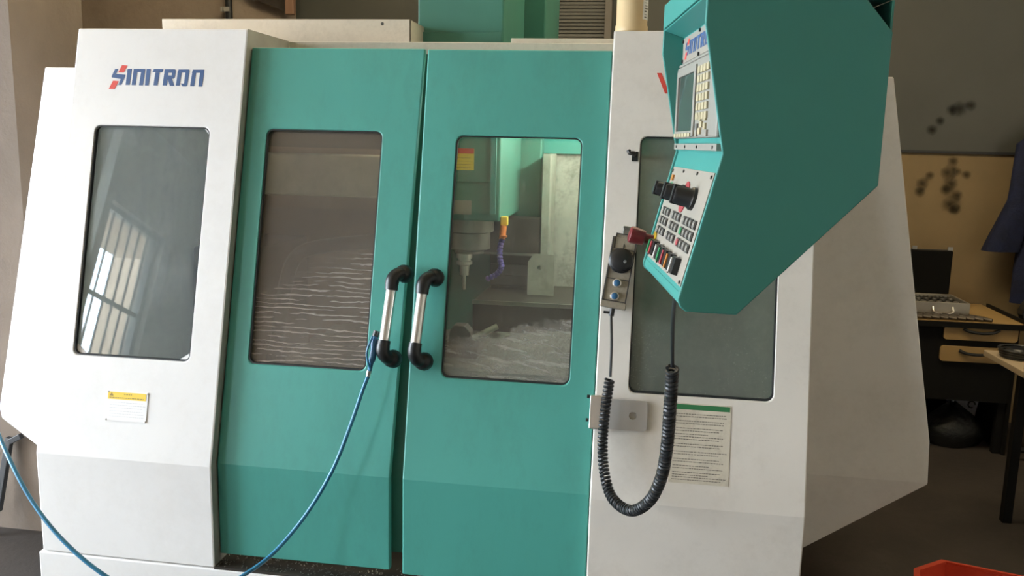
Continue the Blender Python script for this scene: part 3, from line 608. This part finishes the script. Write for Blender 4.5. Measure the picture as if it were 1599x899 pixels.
for k in range(turns*NS+1):
    s_ = L[-1]*k/(turns*NS)
    while j < len(L)-2 and L[j+1] < s_: j += 1
    u_ = (s_-L[j])/max(1e-9, L[j+1]-L[j]); P = cp[j].lerp(cp[j+1], u_); t_ = (cp[min(j+2, len(cp)-1)]-cp[max(j-1, 0)]).normalized()
    e = t_.orthogonal().normalized() if e is None else (e-t_*e.dot(t_)).normalized(); f_ = t_.cross(e); a = 2*PI*k/NS
    rr = .0115
    pts.append(P+(e*math.cos(a)+f_*math.sin(a))*rr)
MB().tube(pts, .0043, 6).build('coil', BLACKR, CO, smooth=True)

# ------------------------------------------------------------------ blue air hose and blow gun
G0 = onf(577, 578, -.028); G1 = onf(583, 552, -.040); G2 = onf(586, 525, -.030)
BGN = thing('blow_gun', G0, 'small blue air blow gun hooked behind the left door handle', 'air gun')
MB().tube(spline([G0, G0.lerp(G1, .5), G1, G1.lerp(G2, .6), G2], 5), [.007]*6+[.010]*8+[.011]*4+[.009]*3, 10).build('body', BLUEB, BGN, smooth=True)
MB().tube(spline([G0+SX*.006+SN*.012, G1-SX*.016+SN*.014, G2-SX*.004+SN*.016], 5), .0035, 8).build('lever', BLUEH, BGN, smooth=True)
MB().cyl(G2, G2+SV*.016+SX*.004, .010, seg=10).build('nozzle', BLACKP, BGN, smooth=True)
MB().cyl(G0, G0+(G0-G1).normalized()*.018, .0075, seg=12).build('coupling', ALU, BGN, smooth=True)
S = G0+(G0-G1).normalized()*.017
hpts = [S, onf(566, 610, -.03), onf(548, 662, -.035), at(520, 732, -.03), at(480, 800, -.06), at(430, 860, -.12), at(380, 898, -.19), at(310, 935, -.27), at(245, 940, -.32), at(165, 899, -.34), at(100, 845, -.33), at(52, 785, -.30), at(14, 715, -.25), at(-14, 650, -.15), at(-60, 540, .1), (-1.25, .60, 1.22), (-1.31, .70, 1.28), (-1.32, .736, 1.30)]
HO = MB().tube(spline(hpts, 10), .0058, 10).build('air_hose', BLUEH, smooth=True); tag(HO, 'long blue air hose sagging across the front of the machine', 'hose')

TP = thing('air_tap', (-1.32, .79, 1.30), 'small air tap on the brown wall feeding the blue hose', 'tap')
MB().cyl((-1.32, .735, 1.30), (-1.32, .7995, 1.30), .016, seg=14).build('valve_body', STEEL, TP, smooth=True); MB().box(-1.345, -1.295, .745, .757, 1.318, 1.326).build('lever', REDL, TP)
MB().cyl((-1.32, .75, 1.314), (-1.32, .75, 1.3175), .006, seg=10).build('stem', STEEL, TP); MB().cyl((-1.32, .795, 1.30), (-1.32, .7998, 1.30), .028, seg=18).build('flange', STEEL, TP)
# ------------------------------------------------------------------ bottle on the right panel
BT = thing('plastic_bottle', (1.803, .405, ZT), 'cream plastic bottle with barcode label on the machine top', 'bottle')
MB().lathe((1.803, .405, ZT), (0, 0, 1), [(0, .046), (.004, .0495), (.02, .0495), (.024, .047), (.20, .047), (.235, .040), (.26, .022), (.275, .018), (.285, .018)], 32).build('body', BOTTLE, BT, smooth=True)
MB().lathe((1.803, .405, ZT+.285), (0, 0, 1), [(0, .021), (.025, .021), (.027, .019)], 20).build('cap', WHITE_CLEAN, BT, smooth=True)
def arc(r, a0, a1, z0, z1, n=8, th=.0006):
    mb = MB(); ri = [[Vector((1.803+rr*math.cos(a), .405+rr*math.sin(a), z)) for rr, z in ((r, z0), (r+th, z0), (r+th, z1), (r, z1))] for a in [a0+(a1-a0)*i/n for i in range(n+1)]]
    return mb.loft(ri)
arc(.0472, math.radians(-46), math.radians(10), ZT+.038, ZT+.15).build('label', WHITE_CLEAN, BT)
mb = MB()
for k in range(9):
    z = ZT+.043+.0085*k; l = arc(.048, math.radians(-38), math.radians(-38+random.choice((14, 20, 22))), z, z+random.choice((.0015, .003)), 4); mb.add(l.v, l.f)
mb.build('barcode', INK, BT)

# ------------------------------------------------------------------ background, left and middle
YW = YB-.001
A = at(352, 0, YB-.05); B = at(363, 30, YB-.05); px_ = (A.x+B.x)/2
PP = thing('wall_pipe', (px_, YB-.05, 1.2), 'dark vertical pipe with pale clamp on the brown back wall', 'pipe')
MB().cyl((px_, YB-.05, 1.2), (px_, YB-.05, ZC), .024, seg=14).build('tube', DARKSTEEL, PP, smooth=True)
zc = at(357, 15, YB-.05).z; MB().box(px_-.05, px_-.037, YB-.075, YB-.03, zc-.015, zc+.015).box(px_-.024, px_+.016, YB-.078, YB-.0745, zc-.015, zc+.015).build('clamp', WHITEK, PP)
A = at(447, 23, YB-.12); B = at(460, 0, YB-.12)
WB = thing('wooden_board', (A.x, YB-.1, A.z), 'dark wooden board with pale batten high on the back wall', 'board')
MB().box(A.x, B.x, YB-.14, YB-.10, A.z, A.z+1.0).build('batten', WOOD, WB, bevel=.004)
D0 = at(385, 0, YB-.06); MB().prism([(A.x-.004, YB-.06, A.z+.02), (A.x-.004, YB-.06, A.z+1.0), (D0.x-.1, YB-.06, A.z+1.0), (D0.x-.1, YB-.06, D0.z+.12), (D0.x+.03, YB-.06, D0.z+.015)], (0, .03, 0)).build('board', WOODD, WB)
for k in range(3): MB().box(A.x-.09-.09*k, A.x-.084-.09*k, YB-.066, YB-.0605, A.z+.12+.05*k, A.z+.95).build('groove', INK, WB)
A = at(851, 66, YB-.03); B = at(957, 0, YB-.03)
LV = thing('louvre_shutter', ((A.x+B.x)/2, YB-.03, A.z-.6), 'dark slatted louvre shutter in a grey frame on the back wall', 'shutter')
z0_, z1_ = A.z-.7, B.z+.5
MB().box(A.x, A.x+.035, YB-.08, YW, z0_, z1_).box(B.x-.045, B.x, YB-.08, YW, z0_, z1_).box(A.x, B.x, YB-.08, YW, z1_, z1_+.04).box(A.x, B.x, YB-.08, YW, z0_-.04, z0_).build('frame', paint('grey_frame', (.16, .145, .12), .5), LV, bevel=.003)
LS = paint('louvre_slat', (.075, .075, .062), .6); zz = z0_
while zz < z1_-.02:
    MB().obox(((A.x+B.x)/2-.005, YB-.045, zz+.02), Vector((1, 0, 0)), Vector((0, .35, .937)).normalized(), Vector((0, -.937, .35)).normalized(), (B.x-A.x)/2-.042, .0135, .0025).build('slat', LS, LV); zz += .022
# ------------------------------------------------------------------ background, right: desk corner
def soot(name, spots):
    for i, (px, py, r) in enumerate(spots):
        r *= .62
        P = at(px, py, YB); m_ = NT(name); v = m_.obj(); ln = m_.n('VectorMath', {0: v}, operation='LENGTH').outputs['Value']
        nz = m_.noise(v, 30, 3, .6); f = m_.math('MULTIPLY', m_.math('SUBTRACT', 1.0, m_.ramp(m_.math('ADD', ln, m_.math('MULTIPLY', m_.math('SUBTRACT', nz, .5), r*.6)), r*.02, r*.98)), .36)
        sh = m_.n('MixShader', {0: f, 1: m_.n('BsdfTransparent').outputs[0], 2: m_.n('BsdfDiffuse', {0: (.02, .02, .018, 1)}).outputs[0]}); m_.done(sh.outputs[0])
        o = MB().lathe((0, 0, 0), (0, -1, 0), [(0, r*1.15), (.0008, r*1.15)], 20).build('soot_spot', m_.m, None); o.location = (P.x, YB-.0012, P.z)
        yield o
grey = list(soot('soot', ((1497, 170, .085), (1486, 172, .06), (1516, 165, .06), (1468, 189, .05), (1455, 203, .06))))
for o in grey: o.parent = wr
wlow = bpy.data.objects['wall_back_lower']
for o in soot('soot2', ((1488, 252, .06), (1479, 270, .075), (1494, 268, .05), (1509, 273, .05), (1485, 287, .075), (1476, 297, .06), (1495, 305, .06), (1483, 319, .09), (1492, 327, .06), (1440, 287, .07), (1436, 300, .06), (1452, 274, .05))): o.parent = wlow
struct(MB().box(2.6, XR, YB-.012, YB-.0005, zs-.012, zs+.004).build('trim_1', DARKSTEEL))
# desk
DYF = 2.72; dz = at(1500, 503, DYF).z; dx0 = at(1408, 500, DYF).x; dx1 = at(1597, 505, DYF).x
DK = thing('desk', (dx0+.5, DYF+.3, 0), 'beech desk with black edges and two drawers below the wall', 'desk')
MB().box(dx0, dx1+.02, DYF, YB-.02, dz-.012, dz).build('desk_top', BEECH, DK); MB().box(dx0, dx1+.02, DYF-.012, DYF-.0005, dz-.03, dz+.002).build('edge_band', BLACKW, DK)
MB().box(dx0+.03, dx1-.02, DYF+.02, YB-.06, dz-.46, dz-.0135).build('carcass', BLACKW, DK); MB().box(dx1+.0205, dx1+.032, DYF, YB-.1, dz-.02, dz+.02).build('side_edge', BLACKW, DK)
MB().box(dx0+.03, dx1-.02, YB-.16, YB-.14, .02, dz-.461).build('modesty_panel', BLACKW, DK); MB().box(dx0+.005, dx0+.028, DYF+.02, YB-.06, 0, dz-.0135).build('side_panel', BLACKW, DK); MB().box(dx1-.018, dx1, DYF+.02, YB-.06, 0, dz-.0135).build('side_panel', BLACKW, DK)
for x in (dx0+.03, dx1-.06): MB().box(x, x+.04, DYF+.04, DYF+.08, 0, dz-.46).build('leg', BLACKW, DK); MB().box(x, x+.04, YB-.15, YB-.11, 0, dz-.46).build('leg', BLACKW, DK)
for (p0_, p1_) in (((1475, 506), (1588, 535)), ((1469, 539), (1580, 569))):
    A = at(*p0_, DYF+.01); B = at(*p1_, DYF+.01)
    mb = MB(); slab2d(mb, rrect(A.x, B.x, B.z, A.z, .018), [], vert(DYF+.004), vert(DYF+.0195)); d_ = weld(mb.build('drawer', BEECH, DK))
    cx, cz = (A.x+B.x)/2, (A.z+B.z)/2+.010
    MB().tube(spline([(cx-.095, DYF+.004, cz+.012), (cx-.06, DYF-.010, cz-.001), (cx, DYF-.014, cz-.006), (cx+.06, DYF-.010, cz-.001), (cx+.095, DYF+.004, cz+.012)], 5), .009, 8).build('handle', BLACKP, d_, smooth=True)
# open aluminium case
cy0 = 2.86; A = at(1404, 472, cy0); B = at(1516, 472, cy0); cz0 = dz+.001; cz1 = cz0+.085
CS = thing('tool_case', ((A.x+B.x)/2, cy0+.15, cz0), 'open aluminium tool case with black lining on the desk', 'case')
MB().box(A.x, B.x, cy0, cy0+.012, cz0, cz1).box(A.x, B.x, cy0+.30, cy0+.312, cz0, cz1).box(A.x, A.x+.012, cy0+.012, cy0+.30, cz0, cz1).box(B.x-.012, B.x, cy0+.012, cy0+.30, cz0, cz1).box(A.x, B.x, cy0, cy0+.312, cz0, cz0+.01).build('tray', paint('case_aluminium', (.45, .42, .36), .4, .7), CS, bevel=.003)
MB().box(A.x+.012, B.x-.012, cy0+.012, cy0+.30, cz0+.011, cz1-.018).build('foam', BLACKV, CS)
for i in range(7):
    for j in range(3): MB().lathe((A.x+.06+(B.x-A.x-.12)*i/6, cy0+.06+.09*j, cz1-.018), (0, 0, 1), [(0, .016), (.014, .016), (.018, .011)], 10).build('collet', STEEL, CS, smooth=True)
lt = at(1450, 391, cy0+.33).z
MB().box(A.x, B.x-.015, cy0+.318, cy0+.37, cz1, lt).build('lid', BLACKV, CS, bevel=.004); MB().box(A.x-.004, B.x-.011, cy0+.34, cy0+.378, cz1-.004, lt+.004).build('lid_shell', paint('lid_shell_dark', (.03, .028, .025), .5, .3), CS, bevel=.004)
for px in (1428, 1484): q = at(px, 388, cy0+.34); MB().box(q.x-.014, q.x+.014, cy0+.335, cy0+.345, lt+.004, lt+.025).build('latch', STEEL, CS)
hx_ = at(1474, 465, cy0); MB().tube(spline([(hx_.x-.055, cy0, cz0+.06), (hx_.x-.05, cy0-.02, cz0+.03), (hx_.x, cy0-.026, cz0+.02), (hx_.x+.05, cy0-.02, cz0+.03), (hx_.x+.055, cy0, cz0+.06)], 5), .006, 8).build('handle', ALU, CS, smooth=True)
# row of cutting tools in front of the case
xa = at(1428, 490, 2.79).x; xb = at(1536, 490, 2.79).x
TL = paint('dark_tool_steel', (.09, .075, .06), .45, .6, var=.2, scale=30); words = ['first', 'second', 'third', 'fourth', 'fifth', 'sixth', 'seventh', 'eighth', 'ninth']
for i in range(9):
    x = xa+(xb-xa)*i/8; o = thing('cutting_tool', (x, 2.79, dz), 'dark steel cutting tool lying before the case, %s from the left' % words[i], 'tool', 'cutting tools on the desk')
    a = Vector((-.065, .062, 0)); MB().cyl(Vector((x, 2.775, dz+.0145)), Vector((x, 2.775, dz+.0145))+a, .014, seg=8).build('shank', TL, o, smooth=True); MB().cyl(Vector((x, 2.775, dz+.0145))-a*.5, Vector((x, 2.775, dz+.0145)), .009, .012, seg=8).build('tip', TL, o, smooth=True)
# navy jacket on the wall
P = at(1606, 225, 3.25); JC = thing('work_jacket', (P.x, 3.25, at(1590, 470, 3.25).z), 'navy blue work jacket hanging on the wall above the desk', 'jacket')
def cloth(sec, n=28, rip=.018, k=5):
    rings = []
    for (x, z, rx, ry) in sec: rings.append([Vector((x+(rx+rip*math.sin(k*2*PI*i/n+z*4))*math.cos(2*PI*i/n), 3.26+(ry+rip*.8*math.sin(k*2*PI*i/n+z*3))*math.sin(2*PI*i/n), z)) for i in range(n)])
    return MB().loft(rings)
zb_ = at(1585, 472, 3.25).z; zt_ = P.z+.08; xc = at(1640, 300, 3.25).x
bl = at(1578, 470, 3.25).x
cloth([(xc, zb_, xc-bl, .09), (xc, zb_+.2, (xc-bl)*.95, .095), (xc, zb_+.5, (xc-bl)*.85, .09), (xc, zt_-.05, (xc-bl)*.6, .07), (xc, zt_+.05, .06, .05)]).build('body', NAVY, JC, smooth=True)
s0 = at(1540, 380, 3.25); s1 = at(1588, 396, 3.25)
for sg in (1, -1):
    f_ = (lambda x: x) if sg == 1 else (lambda x: 2*xc-x)
    cxs = (s0.x+s1.x)/2
    cloth([(f_(cxs-.005), s1.z+.01, .105, .06), (f_(cxs+.02), s1.z+.10, .10, .065), (f_(cxs+.10), s1.z+.32, .10, .07), (f_(xc-.12), zt_-.08, .09, .065), (f_(xc-.06), zt_+.0, .05, .05)], rip=.010, k=4).build('sleeve', NAVY, JC, smooth=True)
MB().cyl((xc, 3.30, zt_+.03), (xc, YB, zt_+.05), .01, seg=8).build('peg', STEEL, JC)
# black chair beyond the desk's right end
q = at(1600, 462, 2.95); CHX = max(at(1556, 480, 2.9).x, dx1+.05)+.22
CH = thing('office_chair', (CHX, 2.55, 0), 'black padded office chair at the right edge beside the desk', 'chair')
mb = MB(); slab2d(mb, rrect(CHX-.22, CHX+.22, dz-.06, q.z+.02, .12), [], vert(2.86), vert(2.93)); weld(mb.build('backrest', BLACKR, CH, bevel=.02, segs=3))
MB().box(CHX-.23, CHX+.23, 2.36, 2.82, .44, .52).build('seat', BLACKR, CH, bevel=.03, segs=3); MB().cyl((CHX, 2.59, .08), (CHX, 2.59, .44), .025).build('gas_column', BLACKP, CH); MB().box(CHX-.02, CHX+.02, 2.80, 2.90, .46, dz).build('back_bar', BLACKP, CH)
for k in range(5): a = 2*PI*k/5+.3; MB().tube([(CHX, 2.59, .09), (CHX+.27*math.cos(a), 2.59+.27*math.sin(a), .06)], .018, 8).build('foot', BLACKP, CH); MB().cyl((CHX+.27*math.cos(a)-.012, 2.59+.27*math.sin(a), .027), (CHX+.27*math.cos(a)+.012, 2.59+.27*math.sin(a), .027), .026, seg=12).build('castor', BLACKP, CH)
# nearer table corner at the right edge
A = atz(1536, 546, .78); T2 = thing('side_table', (A.x+.45, A.y-.1, 0), 'pale wooden table whose corner enters at the right edge', 'table')
B = atz(1620, 592, .78); dv = (B-A).normalized(); nv = Vector((-dv.y, dv.x, 0)); nv = nv if nv.x > 0 else -nv
c_ = [A, A+dv*.9, A+dv*.9+nv*.5, A+nv*.5]
MB().prism([Vector((p.x, p.y, .752)) for p in c_], (0, 0, .028)).build('table_top', paint('pale_table', (.42, .33, .22), .5, var=.06), T2, bevel=.003)
for p in c_:
    m_ = (c_[0]+c_[2])/2; g = p.lerp(m_, .42); MB().box(g.x-.02, g.x+.02, g.y-.02, g.y+.02, 0, .751).build('leg', BLACKW, T2)
q = atz(1592, 552, .80); CB = thing('cable_coil', (q.x, q.y, .7805), 'small black coil of cable on the pale side table', 'cable')
for k in range(4): MB().tube([(q.x+(.075+.004*k)*math.cos(2*PI*i/24), q.y+(.075+.004*k)*math.sin(2*PI*i/24), .7875+.011*k) for i in range(24)], .006, 6, True).build('loop', BLACKR, CB, smooth=True)
MB().lathe((q.x, q.y, .7808), (0, 0, 1), [(0, .062), (.03, .062), (.045, .045)], 18).build('core', BLACKP, CB, smooth=True)
# black bag and white sack under the desk
def lump(cx, cy, rx, ry, hgt, seed, n=22, mrows=9):
    rnd = random.Random(seed); ph = [rnd.uniform(0, 6.28) for _ in range(6)]; rings = []
    for j in range(mrows):
        t = j/(mrows-1); r = (.86+.22*math.sin(PI*min(1, t*1.1)))*(1-.86*t**3.2); rings.append([Vector((cx+rx*r*math.cos(a)*(1+.08*math.sin(3*a+ph[0]+t*4)+.04*math.sin(7*a+ph[1])), cy+ry*r*math.sin(a)*(1+.08*math.sin(4*a+ph[2]+t*3)), .002+hgt*t+.015*t*math.sin(5*a+ph[3]))) for a in [2*PI*i/n for i in range(n)]])
    return MB().loft(rings)
q = atz(1492, 688, 0); r_ = atz(1446, 688, 0)
o = lump(q.x-.05, q.y-.03, .17, .13, .24, 3).build('black_bag', paint('black_polythene', (.012, .014, .015), .25, bump=.5, bump_scale=25), smooth=True); tag(o, 'crumpled black plastic bag on the floor under the desk', 'bag')
sa = at(1492, 640, 3.06); sb_ = at(1529, 640, 3.06); st = at(1500, 617, 3.06).z
WS = thing('white_sack', ((sa.x+sb_.x)/2, 3.12, 0), 'white paper sack with dark emblem behind the black bag', 'sack')
MB().prism([(sa.x-.02, 3.07, .002), (sb_.x-.03, 3.07, .002), (sb_.x, 3.06, st), (sa.x-.03, 3.06, st+.02)], (0, .10, 0)).build('body', paint('white_sack_paper', (.80, .80, .84), .6), WS, bevel=.01)
ec = at(1518, 632, 3.05); MB().tube([(ec.x+.020*math.cos(2*PI*i/16), 3.058, ec.z+.020*math.sin(2*PI*i/16)) for i in range(14)], .004, 6).build('emblem', INK, WS)
# orange crate at the lower right
A = atz(1470, 873, .30); B = atz(1590, 897, .30); Cc = atz(1427, 887, .30); dv = Vector((B.x-A.x, B.y-A.y, 0)).normalized(); nv = Vector((dv.y, -dv.x, 0)); nv = nv if nv.dot(Vector((Cc.x-A.x, Cc.y-A.y, 0))) > 0 else -nv
cu, cv = (Cc-A).dot(dv), (Cc-A).dot(nv)
foot = [(0, 0), (.55, 0), (.55+.06, .10), (.55+.06, .42), (cu, .42), (cu, cv)]
def cp_(u_, v_, z): return Vector((A.x, A.y, 0))+dv*u_+nv*v_+UP*z
CR = thing('plastic_crate', cp_(.27, .21, 0), 'orange red plastic crate on the floor at lower right', 'crate')
fc = (sum(p[0] for p in foot)/6, sum(p[1] for p in foot)/6)
def ring(k, z, grow=0.0): return [cp_(fc[0]+(u_-fc[0])*(k+grow), fc[1]+(v_-fc[1])*(k+grow), z) for u_, v_ in foot]
for i in range(6):
    j = (i+1) % 6; o0, o1, i0, i1 = ring(.90, .004), ring(.985, .29), ring(.87, .004), ring(.955, .29)
    MB().loft([[o0[i], o0[j], i0[j], i0[i]], [o1[i], o1[j], i1[j], i1[i]]]).build('wall', RED, CR)
    r0_, r1_, r2_, r3_ = ring(1.0, .282), ring(1.0, .30), ring(.945, .30), ring(.945, .2905)
    MB().loft([[r0_[i], r1_[i], r2_[i], r3_[i]], [r0_[j], r1_[j], r2_[j], r3_[j]]]).build('rim', RED, CR)
MB().loft([ring(.90, .001), ring(.90, .0038)]).build('bottom', RED, CR)
for i in (0, 5):
    o0, o1 = ring(.954, .285), ring(.935, .23); j = (i+1) % 6; c1 = o0[i].lerp(o0[j], .3)*.35+o1[i].lerp(o1[j], .3)*.65
    t_ = (o0[j]-o0[i]).normalized(); MB().obox(c1, t_, UP, t_.cross(UP), .012, .006, .008).build('slot', INK, CR)
# iron bracket leaning on the pier, lower left
q = at(14, 690, .775); BRK = thing('iron_bracket', (-.75, .76, 0), 'dark iron bar with bent top leaning on the brown wall', 'bar')
q0 = at(-2, 790, .74); MB().obox((q+q0)/2, (q-q0).normalized(), Vector((0, 1, 0)), (q-q0).normalized().cross(Vector((0, 1, 0))), (q-q0).length/2+.02, .012, .014).build('bar', DARKSTEEL, BRK, bevel=.003)
q3 = at(28, 683, .775); MB().obox((q+q3)/2, (q3-q).normalized(), Vector((0, 1, 0)), (q3-q).normalized().cross(Vector((0, 1, 0))), (q3-q).length/2+.02, .011, .012).build('bent_end', DARKSTEEL, BRK, bevel=.003)
q4 = Vector((q0.x-.05, .70, .01)); MB().cyl(q0, q4, .012, seg=8).build('bar', DARKSTEEL, BRK)
